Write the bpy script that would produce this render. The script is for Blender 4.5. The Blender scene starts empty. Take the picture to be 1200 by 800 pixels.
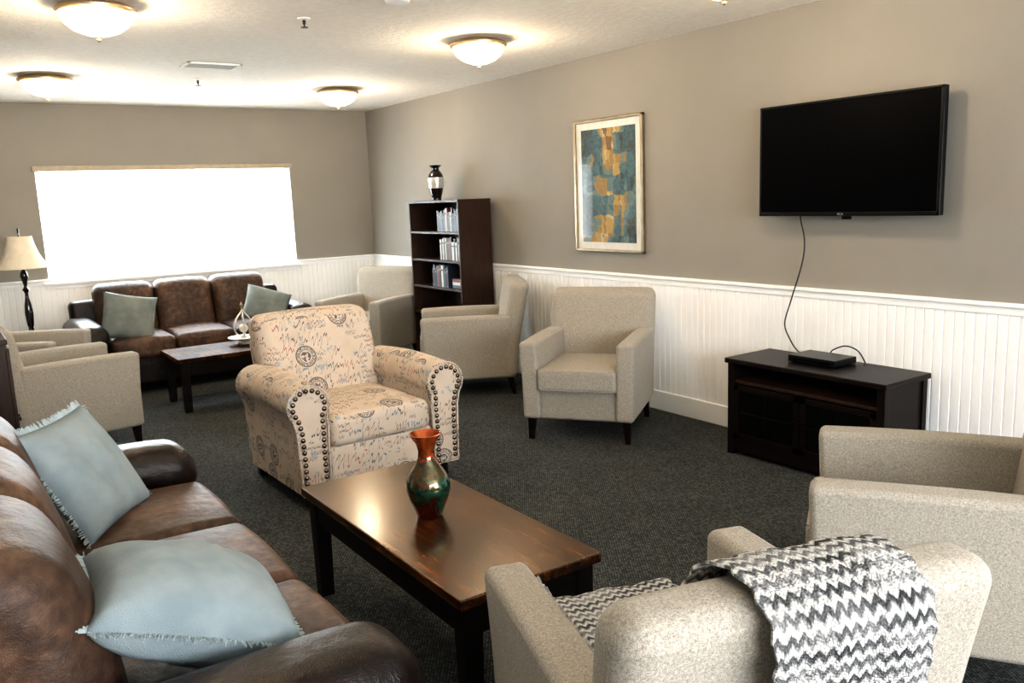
import bpy, bmesh, math, random
from mathutils import Vector, Matrix
from math import sin, cos, tan, pi, atan2, sqrt
random.seed(7)
S = bpy.context.scene
COL = S.collection
W, YF, H = 4.2, 8.88, 2.558
X0, Y0 = -1.4, -2.4
RAIL = 0.968

# ------------------------------------------------------------ materials
def _mat(name):
    m = bpy.data.materials.new(name); m.use_nodes = True
    nt = m.node_tree
    b = nt.nodes['Principled BSDF']
    return m, nt, b
def node(nt, t, **kw):
    n = nt.nodes.new(t)
    for k, v in kw.items():
        if k.startswith('i_'):
            key = k[2:]
            key = int(key) if key.isdigit() else key
            n.inputs[key].default_value = v
        else: setattr(n, k, v)
    return n
def mth(nt, op, a, b=None, c=None):
    n = nt.nodes.new('ShaderNodeMath'); n.operation = op
    for i, v in enumerate((a, b, c)):
        if v is None: continue
        if hasattr(v, 'is_linked') or hasattr(v, 'links'): nt.links.new(v, n.inputs[i])
        else: n.inputs[i].default_value = v
    return n.outputs[0]
def ramp(nt, fac, stops, interp='LINEAR'):
    r = nt.nodes.new('ShaderNodeValToRGB'); r.color_ramp.interpolation = interp
    cr = r.color_ramp
    while len(cr.elements) < len(stops): cr.elements.new(0.5)
    for e, (p, c) in zip(cr.elements, stops):
        e.position = p; e.color = (*c, 1)
    nt.links.new(fac, r.inputs[0])
    return r.outputs[0]
def mixc(nt, fac, a, b, bt='MIX'):
    n = nt.nodes.new('ShaderNodeMix'); n.data_type = 'RGBA'; n.blend_type = bt
    for idx, v in ((0, fac), (6, a), (7, b)):
        if hasattr(v, 'links'): nt.links.new(v, n.inputs[idx])
        elif idx == 0: n.inputs[0].default_value = v
        else: n.inputs[idx].default_value = (*v, 1)
    return n.outputs[2]
def bump(nt, b, h, dist, strength=1.0):
    n = nt.nodes.new('ShaderNodeBump'); n.inputs['Distance'].default_value = dist
    n.inputs['Strength'].default_value = strength
    nt.links.new(h, n.inputs['Height']); nt.links.new(n.outputs[0], b.inputs['Normal'])
def coord(nt, kind='Object'):
    return nt.nodes.new('ShaderNodeTexCoord').outputs[kind]
def noise(nt, vec, scale, detail=3, rough=.5):
    n = node(nt, 'ShaderNodeTexNoise'); n.inputs['Scale'].default_value = scale
    n.inputs['Detail'].default_value = detail; n.inputs['Roughness'].default_value = rough
    nt.links.new(vec, n.inputs['Vector']); return n.outputs[0]
def simple(name, c1, c2=None, rough=.5, scale=20, metal=0, bmp=0, bscale=100, coat=0, spec=.5, stretch=None):
    m, nt, b = _mat(name)
    c2 = c2 or tuple(x*.85 for x in c1)
    v = coord(nt)
    if stretch:
        mp = nt.nodes.new('ShaderNodeMapping'); mp.inputs['Scale'].default_value = stretch
        nt.links.new(v, mp.inputs[0]); v = mp.outputs[0]
    f = noise(nt, v, scale)
    nt.links.new(ramp(nt, f, [(.35, c1), (.65, c2)]), b.inputs['Base Color'])
    b.inputs['Roughness'].default_value = rough; b.inputs['Metallic'].default_value = metal
    b.inputs['Coat Weight'].default_value = coat; b.inputs['Coat Roughness'].default_value = .08
    b.inputs['Specular IOR Level'].default_value = spec
    if bmp: bump(nt, b, noise(nt, coord(nt), bscale, 4), bmp)
    return m
def emis(name, col, st, c2=None, see=0):
    m, nt, b = _mat(name)
    c2 = c2 or col
    f = noise(nt, coord(nt), 6)
    nt.links.new(ramp(nt, f, [(.3, col), (.7, c2)]), b.inputs['Emission Color'])
    b.inputs['Base Color'].default_value = (*col, 1)
    b.inputs['Emission Strength'].default_value = st
    if see:
        tr = nt.nodes.new('ShaderNodeBsdfTransparent'); mx = nt.nodes.new('ShaderNodeMixShader'); mx.inputs[0].default_value = see
        out = nt.nodes['Material Output']
        nt.links.new(b.outputs[0], mx.inputs[1]); nt.links.new(tr.outputs[0], mx.inputs[2]); nt.links.new(mx.outputs[0], out.inputs[0])
    return m

def mat_tweed():
    m, nt, b = _mat('tweed')
    v = coord(nt)
    n1 = noise(nt, v, 560, 2, .6); n2 = noise(nt, v, 180, 3, .6)
    s = mth(nt, 'ADD', mth(nt, 'MULTIPLY', n1, .6), mth(nt, 'MULTIPLY', n2, .4))
    c = ramp(nt, s, [(.36, (.175, .156, .130)), (.46, (.305, .280, .238)), (.55, (.40, .372, .322)), (.66, (.54, .508, .45))])
    nt.links.new(c, b.inputs['Base Color']); b.inputs['Roughness'].default_value = .95
    b.inputs['Specular IOR Level'].default_value = .15
    b.inputs['Sheen Weight'].default_value = .1
    bump(nt, b, s, .003, .45)
    return m
def mat_leather(name, c1, c2, c3, rough=.42, spec=.28):
    m, nt, b = _mat(name); v = coord(nt)
    f = mth(nt, 'ADD', mth(nt, 'MULTIPLY', noise(nt, v, 3.5, 4, .55), .65), mth(nt, 'MULTIPLY', noise(nt, v, 28, 4, .6), .35))
    nt.links.new(ramp(nt, f, [(.36, c1), (.5, c2), (.66, c3)]), b.inputs['Base Color'])
    b.inputs['Roughness'].default_value = rough; b.inputs['Specular IOR Level'].default_value = spec
    vo = node(nt, 'ShaderNodeTexVoronoi', i_Scale=260.0); nt.links.new(v, vo.inputs['Vector'])
    h = mth(nt, 'ADD', mth(nt, 'MULTIPLY', vo.outputs[0], .12), mth(nt, 'MULTIPLY', noise(nt, v, 12, 4), 1.6))
    bump(nt, b, h, .008, .7)
    return m
def mat_wood(name, c1, c2, rough=.3, coat=.3, ax=(1, 12, 12), spec=.25):
    m, nt, b = _mat(name); v = coord(nt)
    mp = nt.nodes.new('ShaderNodeMapping'); mp.inputs['Scale'].default_value = ax
    nt.links.new(v, mp.inputs[0])
    f = noise(nt, mp.outputs[0], 5, 6, .65)
    nt.links.new(ramp(nt, f, [(.3, c1), (.7, c2)]), b.inputs['Base Color'])
    b.inputs['Roughness'].default_value = rough; b.inputs['Coat Weight'].default_value = coat
    b.inputs['Coat Roughness'].default_value = .15; b.inputs['Specular IOR Level'].default_value = spec
    bump(nt, b, f, .001, .5)
    return m
def mat_tabletop(name='tabletop_wood', k=1.0, rough=.33, coat=.2, spec=.3):
    m, nt, b = _mat(name); v = coord(nt)
    mp = nt.nodes.new('ShaderNodeMapping'); mp.inputs['Scale'].default_value = (13, 1.1, 8); nt.links.new(v, mp.inputs[0])
    f = mth(nt, 'ADD', mth(nt, 'MULTIPLY', noise(nt, mp.outputs[0], 4, 6, .7), .6), mth(nt, 'MULTIPLY', noise(nt, v, 6, 4), .4))
    c = ramp(nt, f, [(.36, (.012*k, .0030*k, .0010*k)), (.5, (.062*k, .018*k, .0046*k)), (.62, (.20*k, .072*k, .016*k))])
    sx = nt.nodes.new('ShaderNodeSeparateXYZ'); nt.links.new(v, sx.inputs[0])
    fr = mth(nt, 'FRACT', mth(nt, 'MULTIPLY', mth(nt, 'ADD', sx.outputs[0], 1.0), 9.6))
    seam = mth(nt, 'LESS_THAN', fr, .03)
    vo = node(nt, 'ShaderNodeTexVoronoi', voronoi_dimensions='2D', i_Scale=7.0); nt.links.new(v, vo.inputs['Vector'])
    knot = mth(nt, 'LESS_THAN', vo.outputs['Distance'], .045)
    dk = mth(nt, 'MAXIMUM', mth(nt, 'MULTIPLY', seam, .6), mth(nt, 'MULTIPLY', knot, .8))
    nt.links.new(mixc(nt, dk, c, (.006, .003, .002)), b.inputs['Base Color'])
    b.inputs['Roughness'].default_value = rough; b.inputs['Specular IOR Level'].default_value = spec
    b.inputs['Specular Tint'].default_value = (1, .78, .5, 1)
    b.inputs['Coat Weight'].default_value = coat; b.inputs['Coat Roughness'].default_value = .16
    b.inputs['Coat Tint'].default_value = (1, .85, .6, 1)
    bump(nt, b, mth(nt, 'SUBTRACT', f, mth(nt, 'MULTIPLY', seam, .8)), .002, .5)
    return m
def mat_carpet():
    m, nt, b = _mat('carpet'); v = coord(nt)
    vo = node(nt, 'ShaderNodeTexVoronoi', i_Scale=105.0); vo.inputs['Randomness'].default_value = .22
    mp = nt.nodes.new('ShaderNodeMapping'); mp.inputs['Rotation'].default_value = (0, 0, .78); mp.inputs['Scale'].default_value = (1, .72, 1)
    nt.links.new(v, mp.inputs[0]); nt.links.new(mp.outputs[0], vo.inputs['Vector'])
    sep = nt.nodes.new('ShaderNodeSeparateColor'); nt.links.new(vo.outputs['Color'], sep.inputs[0])
    n1 = noise(nt, v, 3, 3)
    f = mth(nt, 'ADD', mth(nt, 'MULTIPLY', sep.outputs[0], .6), mth(nt, 'MULTIPLY', n1, .4))
    c = ramp(nt, f, [(.15, (.053, .060, .060)), (.5, (.091, .100, .098)), (.85, (.147, .154, .147))])
    d = ramp(nt, vo.outputs['Distance'], [(.22, (1, 1, 1)), (.55, (.30, .30, .30))])
    nt.links.new(mixc(nt, 1.0, c, d, 'MULTIPLY'), b.inputs['Base Color'])
    b.inputs['Roughness'].default_value = 1; b.inputs['Specular IOR Level'].default_value = .05
    inv = mth(nt, 'SUBTRACT', 1.0, vo.outputs['Distance'])
    bump(nt, b, inv, .003, .6)
    return m
def mat_paint(name, c, bd=.002, sc=60):
    m, nt, b = _mat(name); v = coord(nt)
    f = noise(nt, v, 2.5, 3)
    nt.links.new(ramp(nt, f, [(.3, tuple(x*.97 for x in c)), (.7, tuple(min(1, x*1.03) for x in c))]), b.inputs['Base Color'])
    b.inputs['Roughness'].default_value = .75
    bump(nt, b, noise(nt, v, sc, 5, .6), bd, .5)
    return m
def mat_ceiling():
    m, nt, b = _mat('ceiling_texture'); v = coord(nt)
    f = noise(nt, v, 22, 5, .65)
    nt.links.new(ramp(nt, f, [(.35, (.84, .80, .73)), (.65, (.90, .87, .80))]), b.inputs['Base Color'])
    b.inputs['Roughness'].default_value = .9
    h = ramp(nt, f, [(.45, (0, 0, 0)), (.56, (1, 1, 1))])
    bump(nt, b, h, .004, .5)
    return m
def mat_script():
    m, nt, b = _mat('script_print_fabric')
    uv = coord(nt, 'UV')
    sx = nt.nodes.new('ShaderNodeSeparateXYZ'); nt.links.new(uv, sx.inputs[0])
    X, Y = sx.outputs[0], sx.outputs[1]
    def layer(rows, fx, th, wth, off, slant=0.0, amp=3.0, mf=9):
        yy = mth(nt, 'ADD', mth(nt, 'ADD', Y, off), mth(nt, 'MULTIPLY', X, slant))
        r = mth(nt, 'MULTIPLY', yy, rows); rid = mth(nt, 'FLOOR', r)
        rf = mth(nt, 'SUBTRACT', mth(nt, 'FRACT', r), .5)
        cx = nt.nodes.new('ShaderNodeCombineXYZ')
        xs = mth(nt, 'ADD', X, mth(nt, 'MULTIPLY', rf, -.35/rows))
        nt.links.new(mth(nt, 'MULTIPLY', xs, fx), cx.inputs[0]); nt.links.new(mth(nt, 'MULTIPLY', rid, 7.37), cx.inputs[1])
        w = mth(nt, 'MULTIPLY', mth(nt, 'SUBTRACT', noise(nt, cx.outputs[0], 1, 1), .5), amp)
        ln = mth(nt, 'LESS_THAN', mth(nt, 'ABSOLUTE', mth(nt, 'SUBTRACT', rf, w)), th)
        cm = nt.nodes.new('ShaderNodeCombineXYZ')
        nt.links.new(mth(nt, 'MULTIPLY', X, mf), cm.inputs[0]); nt.links.new(mth(nt, 'MULTIPLY', rid, 3.13), cm.inputs[1])
        mask = mth(nt, 'GREATER_THAN', noise(nt, cm.outputs[0], 1, 1), wth)
        return mth(nt, 'MULTIPLY', ln, mask)
    big = noise(nt, uv, 5.5, 1)
    a = mth(nt, 'MULTIPLY', layer(34, 190, .13, .48, 0, 0, 2.4), mth(nt, 'GREATER_THAN', big, .55))
    c = mth(nt, 'MULTIPLY', layer(12.5, 66, .074, .48, .31, .08, 2.6, 5), mth(nt, 'LESS_THAN', big, .53))
    base = ramp(nt, noise(nt, uv, 9, 3), [(.3, (.53, .445, .36)), (.7, (.60, .515, .425))])
    inkA = ramp(nt, noise(nt, uv, 3.1, 1), [(.50, (.08, .07, .08)), (.60, (.26, .09, .06))])
    inkC = ramp(nt, noise(nt, uv, 6.3, 1), [(.40, (.30, .10, .07)), (.45, (.055, .055, .075)), (.52, (.06, .06, .08)), (.58, (.09, .17, .24))])
    col = mixc(nt, mth(nt, 'MULTIPLY', a, .8), base, inkA)
    col = mixc(nt, mth(nt, 'MULTIPLY', c, .88), col, inkC)
    br = mth(nt, 'MULTIPLY', mth(nt, 'GREATER_THAN', noise(nt, uv, 11, 4, .7), .61), .6)
    col = mixc(nt, br, col, (.24, .32, .37))
    vo = node(nt, 'ShaderNodeTexVoronoi', voronoi_dimensions='2D', i_Scale=4.6); vo.inputs['Randomness'].default_value = .65
    nt.links.new(uv, vo.inputs['Vector'])
    d = vo.outputs['Distance']; sc = nt.nodes.new('ShaderNodeSeparateColor'); nt.links.new(vo.outputs['Color'], sc.inputs[0])
    sel = mth(nt, 'GREATER_THAN', sc.outputs[0], .55)
    def ring(r, w): return mth(nt, 'LESS_THAN', mth(nt, 'ABSOLUTE', mth(nt, 'SUBTRACT', d, r)), w)
    rg = mth(nt, 'MAXIMUM', ring(.265, .015), ring(.175, .009))
    dots = mth(nt, 'MULTIPLY', ring(.22, .024), mth(nt, 'GREATER_THAN', noise(nt, uv, 130, 1), .49))
    mid = mth(nt, 'MULTIPLY', mth(nt, 'LESS_THAN', d, .135), mth(nt, 'GREATER_THAN', noise(nt, uv, 65, 2), .49))
    st = mth(nt, 'MULTIPLY', sel, mth(nt, 'MAXIMUM', rg, mth(nt, 'MAXIMUM', dots, mid)))
    clear = mth(nt, 'MULTIPLY', sel, mth(nt, 'LESS_THAN', d, .30))
    col = mixc(nt, clear, col, base)
    col = mixc(nt, mth(nt, 'MULTIPLY', st, .88), col, (.06, .065, .09))
    nt.links.new(col, b.inputs['Base Color']); b.inputs['Roughness'].default_value = .9
    b.inputs['Specular IOR Level'].default_value = .2
    bump(nt, b, noise(nt, coord(nt), 400, 2), .001, .5)
    return m
def mat_chevron():
    m, nt, b = _mat('zigzag_crochet'); uv = coord(nt, 'UV')
    sx = nt.nodes.new('ShaderNodeSeparateXYZ'); nt.links.new(uv, sx.inputs[0])
    X, Y = sx.outputs[0], sx.outputs[1]
    nz = mth(nt, 'MULTIPLY', mth(nt, 'SUBTRACT', noise(nt, uv, 70, 2), .5), .008)
    tri = mth(nt, 'PINGPONG', mth(nt, 'ADD', X, nz), .0120)
    t = mth(nt, 'ADD', mth(nt, 'ADD', Y, nz), mth(nt, 'MULTIPLY', tri, 1.15))
    tt = mth(nt, 'MULTIPLY', t, 34)
    fr = mth(nt, 'FRACT', tt)
    rid = mth(nt, 'FLOOR', tt)
    cm = nt.nodes.new('ShaderNodeCombineXYZ'); nt.links.new(mth(nt, 'MULTIPLY', X, 10), cm.inputs[0]); nt.links.new(mth(nt, 'MULTIPLY', rid, 5.3), cm.inputs[1])
    dk = noise(nt, cm.outputs[0], 1, 2)
    dark = ramp(nt, dk, [(.35, (.035, .038, .042)), (.5, (.11, .115, .12)), (.65, (.32, .32, .32))])
    shape = ramp(nt, fr, [(0, (1, 1, 1)), (.15, (.85, .85, .85)), (.28, (0, 0, 0)), (.58, (.05, .05, .05)), (.74, (.5, .5, .5)), (.86, (1, 1, 1))])
    c = mixc(nt, shape, dark, (.72, .72, .70))
    vo = node(nt, 'ShaderNodeTexVoronoi', voronoi_dimensions='2D', i_Scale=215.0); nt.links.new(uv, vo.inputs['Vector'])
    sp = noise(nt, uv, 260, 3, .7)
    c = mixc(nt, .55, c, ramp(nt, vo.outputs['Distance'], [(.25, (1, 1, 1)), (.7, (.30, .30, .30))]), 'MULTIPLY')
    nt.links.new(c, b.inputs['Base Color']); b.inputs['Roughness'].default_value = .95
    b.inputs['Specular IOR Level'].default_value = .1
    h = mth(nt, 'ADD', mth(nt, 'SUBTRACT', 1.0, vo.outputs['Distance']), mth(nt, 'MULTIPLY', sp, .5))
    bump(nt, b, h, .005, .9)
    return m
def mat_art():
    m, nt, b = _mat('abstract_painting'); v = coord(nt, 'UV')
    sx = nt.nodes.new('ShaderNodeSeparateXYZ'); nt.links.new(v, sx.inputs[0])
    ds = nt.nodes.new('ShaderNodeTexNoise'); ds.inputs['Scale'].default_value = 14; nt.links.new(v, ds.inputs['Vector'])
    vm = nt.nodes.new('ShaderNodeVectorMath'); vm.operation = 'MULTIPLY_ADD'
    nt.links.new(ds.outputs['Color'], vm.inputs[0]); vm.inputs[1].default_value = (.07, .06, 0); nt.links.new(v, vm.inputs[2])
    def lay(ix, iy, off):
        ad = nt.nodes.new('ShaderNodeVectorMath'); ad.operation = 'ADD'; nt.links.new(vm.outputs[0], ad.inputs[0]); ad.inputs[1].default_value = (off, off*.7, 0)
        sn = nt.nodes.new('ShaderNodeVectorMath'); sn.operation = 'SNAP'; nt.links.new(ad.outputs[0], sn.inputs[0]); sn.inputs[1].default_value = (ix, iy, 1)
        wn = nt.nodes.new('ShaderNodeTexWhiteNoise'); wn.noise_dimensions = '2D'; nt.links.new(sn.outputs[0], wn.inputs['Vector']); return wn.outputs['Value']
    l1, l2, l3 = lay(.115, .15, .0), lay(.075, .10, .031), lay(.045, .06, .017)
    edge = mth(nt, 'ABSOLUTE', mth(nt, 'SUBTRACT', sx.outputs[0], .37))
    g = mth(nt, 'ADD', mth(nt, 'ADD', mth(nt, 'MULTIPLY', l1, .28), mth(nt, 'MULTIPLY', l2, .22)), mth(nt, 'ADD', mth(nt, 'MULTIPLY', l3, .04), mth(nt, 'MULTIPLY', noise(nt, v, 3.2, 2), .45)))
    f = mth(nt, 'SUBTRACT', mth(nt, 'ADD', g, .07), mth(nt, 'MULTIPLY', edge, 1.0))
    c = ramp(nt, f, [(.0, (.005, .028, .045)), (.26, (.010, .060, .09)), (.34, (.025, .10, .135)), (.42, (.09, .16, .165)), (.48, (.27, .155, .04)), (.55, (.40, .25, .07)), (.63, (.48, .39, .22)), (.71, (.14, .065, .02))], 'CONSTANT')
    c = mixc(nt, .2, c, ramp(nt, noise(nt, v, 30, 5, .7), [(.3, (.02, .06, .08)), (.7, (.45, .4, .25))]))
    nt.links.new(c, b.inputs['Base Color']); b.inputs['Roughness'].default_value = .6
    b.inputs['Specular IOR Level'].default_value = .2
    b.inputs['Coat Weight'].default_value = .45; b.inputs['Coat Roughness'].default_value = .004
    return m
def mat_vase():
    m, nt, b = _mat('copper_green_glaze'); v = coord(nt)
    sx = nt.nodes.new('ShaderNodeSeparateXYZ'); nt.links.new(v, sx.inputs[0])
    f = mth(nt, 'ADD', mth(nt, 'MULTIPLY', sx.outputs[2], 3.1), mth(nt, 'MULTIPLY', mth(nt, 'SUBTRACT', noise(nt, v, 14, 5, .65), .5), 1.5))
    c = ramp(nt, f, [(.0, (.18, .010, .005)), (.12, (.07, .012, .007)), (.20, (.012, .07, .045)), (.36, (.02, .17, .11)), (.46, (.20, .10, .03)), (.55, (.02, .07, .04)), (.64, (.22, .05, .015)), (.80, (.58, .11, .022)), (.97, (.60, .16, .035))])
    nt.links.new(c, b.inputs['Base Color']); b.inputs['Roughness'].default_value = .16
    b.inputs['Metallic'].default_value = .8; b.inputs['Coat Weight'].default_value = 1; b.inputs['Coat Roughness'].default_value = .03
    bump(nt, b, noise(nt, v, 120, 3), .001, .4)
    return m
M = {}
M['tweed'] = mat_tweed()
M['leather'] = mat_leather('brown_leather', (.026, .014, .009), (.066, .036, .022), (.145, .084, .054), .48)
M['leather_dark'] = mat_leather('dark_leather', (.004, .002, .002), (.009, .005, .004), (.020, .010, .007), .34, .3)
M['espresso'] = mat_wood('espresso_wood', (.003, .0018, .0018), (.008, .004, .003), .42, .06, spec=.18)
M['tabletop'] = mat_tabletop('tabletop_wood', .66, .27, .35, .35)
M['tabletop2'] = mat_tabletop('satin_tabletop_wood', .6, .6, 0, .1)
M['bookwood'] = mat_wood('bookcase_wood', (.016, .008, .005), (.044, .021, .013), .45, .03, (10, 10, 1), .25)
M['legwood'] = mat_wood('dark_leg_wood', (.004, .002, .002), (.010, .004, .003), .3, .1, spec=.2)
M['carpet'] = mat_carpet()
M['wall'] = mat_paint('taupe_paint', (.266, .248, .218))
M['ceil'] = mat_ceiling()
M['white'] = mat_paint('white_trim_paint', (.90, .91, .905), .0006)
M['script'] = mat_script()
M['chev'] = mat_chevron()
M['art'] = mat_art()
M['vase'] = mat_vase()
M['nail'] = simple('bronze_nailhead', (.17, .14, .115), (.28, .24, .20), .2, 30, 1)
M['knob'] = simple('dark_bronze_knob', (.02, .015, .012), (.04, .03, .024), .35, 30, 1)
M['blue'] = simple('blue_linen', (.20, .255, .280), (.262, .32, .345), .9, 9, bmp=.002, bscale=350)
M['bluefringe'] = simple('blue_fringe_thread', (.32, .40, .43), (.42, .50, .53), .9)
M['teal'] = simple('sage_linen', (.13, .155, .15), (.19, .215, .20), .9, 9, bmp=.002, bscale=350)
M['black'] = simple('black_plastic', (.003, .003, .0035), (.005, .005, .0055), .3, spec=.2)
M['screen'] = simple('tv_screen', (.001, .001, .0013), (.0015, .0015, .002), .3, spec=.04)
M['cable'] = simple('black_cable', (.01, .01, .01), None, .5)
M['brass'] = simple('antique_brass', (.46, .35, .22), (.56, .44, .29), .34, 8, .75)
M['dome'] = emis('glowing_alabaster_glass', (1, .72, .36), 2.2, (1, .85, .58), see=.42)
M['gold'] = simple('champagne_gold_frame', (.25, .20, .135), (.33, .27, .19), .32, 12, .8)
M['mat'] = simple('white_mat_board', (.62, .62, .58), (.68, .68, .63), .8, coat=.35, spec=.2)
M['pane'] = emis('daylight_pane', (.90, .96, 1), 12)
M['slat'] = emis('backlit_blind_slat', (.96, .99, 1), 4.5)
M['tanrail'] = simple('tan_blind_rail', (.36, .30, .22), (.42, .35, .26), .6)
M['shade'] = simple('cream_lamp_shade', (.66, .60, .48), (.72, .66, .54), .9)
M['silver'] = simple('silver_band', (.55, .54, .52), (.7, .7, .68), .35, 15, .6)
M['gloss_black'] = simple('gloss_black_glaze', (.004, .004, .004), (.008, .007, .007), .1, coat=.4)
M['glass'] = simple('dark_glass', (.002, .002, .002), (.003, .003, .003), .3, spec=.1)
M['ceramic'] = simple('white_ceramic', (.78, .74, .66), (.85, .82, .74), .25)
M['paper'] = simple('paper', (.66, .64, .58), (.74, .72, .66), .8, 200)
M['vent'] = simple('vent_grey_metal', (.55, .54, .50), (.62, .61, .57), .5)
M['logo'] = simple('grey_logo', (.35, .35, .36), None, .4)

# ------------------------------------------------------------ geometry pieces: (verts, faces)
def rb(size, loc=(0, 0, 0), r=.01, n=(1, 1, 1), seg=2, f=None):
    hs = [s/2 for s in size]
    r = min([r]+[h*.96 for h in hs])
    A = []
    for h, k in zip(hs, n):
        inner = h-r; o = []
        for q in range(seg, 0, -1): o.append(-(inner+r*tan(q*pi/4/seg)))
        for i in range(k+1): o.append(-inner+2*inner*i/k)
        for q in range(1, seg+1): o.append(inner+r*tan(q*pi/4/seg))
        A.append(o)
    L = [len(a)-1 for a in A]
    idx = {}; V = []; F = []
    def vid(t):
        if t in idx: return idx[t]
        p = [A[a][t[a]] for a in range(3)]
        inn = [max(-(hs[a]-r), min(hs[a]-r, p[a])) for a in range(3)]
        d = [p[a]-inn[a] for a in range(3)]
        l = sqrt(sum(x*x for x in d)) or 1
        q = [inn[a]+d[a]/l*r for a in range(3)]
        if f: q = f(*q)
        V.append((q[0]+loc[0], q[1]+loc[1], q[2]+loc[2])); idx[t] = len(V)-1
        return idx[t]
    for ax in range(3):
        b, c = (ax+1) % 3, (ax+2) % 3
        for side in (0, L[ax]):
            for i in range(L[b]):
                for j in range(L[c]):
                    q = []
                    for di, dj in ((0, 0), (1, 0), (1, 1), (0, 1)):
                        t = [0, 0, 0]; t[ax] = side; t[b] = i+di; t[c] = j+dj
                        q.append(vid(tuple(t)))
                    F.append(q if side else q[::-1])
    return V, F
def bx(x0, x1, y0, y1, z0, z1, r=.003, seg=1):
    return rb((x1-x0, y1-y0, z1-z0), ((x0+x1)/2, (y0+y1)/2, (z0+z1)/2), r, (1, 1, 1), seg)
def lathe(prof, seg=32, loc=(0, 0, 0)):
    V = []; F = []; rings = []
    for r, z in prof:
        if r < 1e-5:
            V.append((loc[0], loc[1], loc[2]+z)); rings.append([len(V)-1])
        else:
            s = len(V)
            for i in range(seg):
                a = 2*pi*i/seg; V.append((loc[0]+r*cos(a), loc[1]+r*sin(a), loc[2]+z))
            rings.append(list(range(s, s+seg)))
    for a, b in zip(rings, rings[1:]):
        for i in range(seg):
            j = (i+1) % seg
            if len(a) == 1 and len(b) == 1: continue
            if len(a) == 1: F.append([a[0], b[i], b[j]])
            elif len(b) == 1: F.append([a[i], a[j], b[0]])
            else: F.append([a[i], a[j], b[j], b[i]])
    return V, F
def cat(pts, k=6, closed=False):
    P = [Vector(p) for p in pts]; out = []
    n = len(P)
    rng = range(n if closed else n-1)
    for i in rng:
        if closed: p0, p1, p2, p3 = P[(i-1) % n], P[i], P[(i+1) % n], P[(i+2) % n]
        else: p0, p1, p2, p3 = P[max(i-1, 0)], P[i], P[i+1], P[min(i+2, n-1)]
        for j in range(k):
            t = j/k
            out.append(.5*((2*p1)+(p2-p0)*t+(2*p0-5*p1+4*p2-p3)*t*t+(3*p1-p0-3*p2+p3)*t**3))
    if not closed: out.append(P[-1])
    return out
def tube(pts, r, seg=8, closed=False):
    P = [Vector(p) for p in pts]; n = len(P); V = []; F = []
    rs = r if isinstance(r, (list, tuple)) else [r]*n
    up = None
    for i in range(n):
        if closed: t = P[(i+1) % n]-P[(i-1) % n]
        else: t = P[min(i+1, n-1)]-P[max(i-1, 0)]
        t.normalize()
        if up is None:
            up = Vector((0, 0, 1)) if abs(t.z) < .9 else Vector((1, 0, 0))
        up = up - t*up.dot(t)
        if up.length < 1e-4: up = t.orthogonal()
        up.normalize(); s = t.cross(up)
        for k in range(seg):
            a = 2*pi*k/seg; q = P[i]+(up*cos(a)+s*sin(a))*rs[i]; V.append(tuple(q))
    m = n if closed else n-1
    for i in range(m):
        for k in range(seg):
            a = i*seg+k; b = i*seg+(k+1) % seg; j = (i+1) % n
            F.append([a, b, j*seg+(k+1) % seg, j*seg+k])
    if not closed:
        F.append(list(range(seg))[::-1]); F.append(list(range((n-1)*seg, n*seg)))
    return V, F
def prof_y(pts, y0, y1, e=.012, ny=6):
    """outline (x,z) extruded along y with softened ends"""
    n = len(pts)
    def shrink(d):
        out = []
        area = sum(pts[k][0]*pts[(k+1) % n][1]-pts[(k+1) % n][0]*pts[k][1] for k in range(n))
        for i in range(n):
            a, b, p = Vector(pts[i-1]), Vector(pts[(i+1) % n]), Vector(pts[i])
            t = (b-a); nn = Vector((-t.y, t.x))
            if nn.length: nn.normalize()
            out.append(p+nn*d if area > 0 else p-nn*d)
        return out
    ys = [(y0, e), (y0+e*.3, e*.3), (y0+e, 0)]+[(y0+e+(y1-y0-2*e)*i/ny, 0) for i in range(1, ny)]+[(y1-e, 0), (y1-e*.3, e*.3), (y1, e)]
    V = []; F = []
    for y, d in ys:
        o = shrink(d) if d else [Vector(p) for p in pts]
        V += [(p.x, y, p.y) for p in o]
    for r in range(len(ys)-1):
        for i in range(n):
            j = (i+1) % n
            F.append([r*n+i, r*n+j, (r+1)*n+j, (r+1)*n+i])
    F.append(list(range(n))[::-1]); F.append(list(range((len(ys)-1)*n, len(ys)*n)))
    return V, F
def xf(piece, f): return [f(*v) for v in piece[0]], piece[1]

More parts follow.
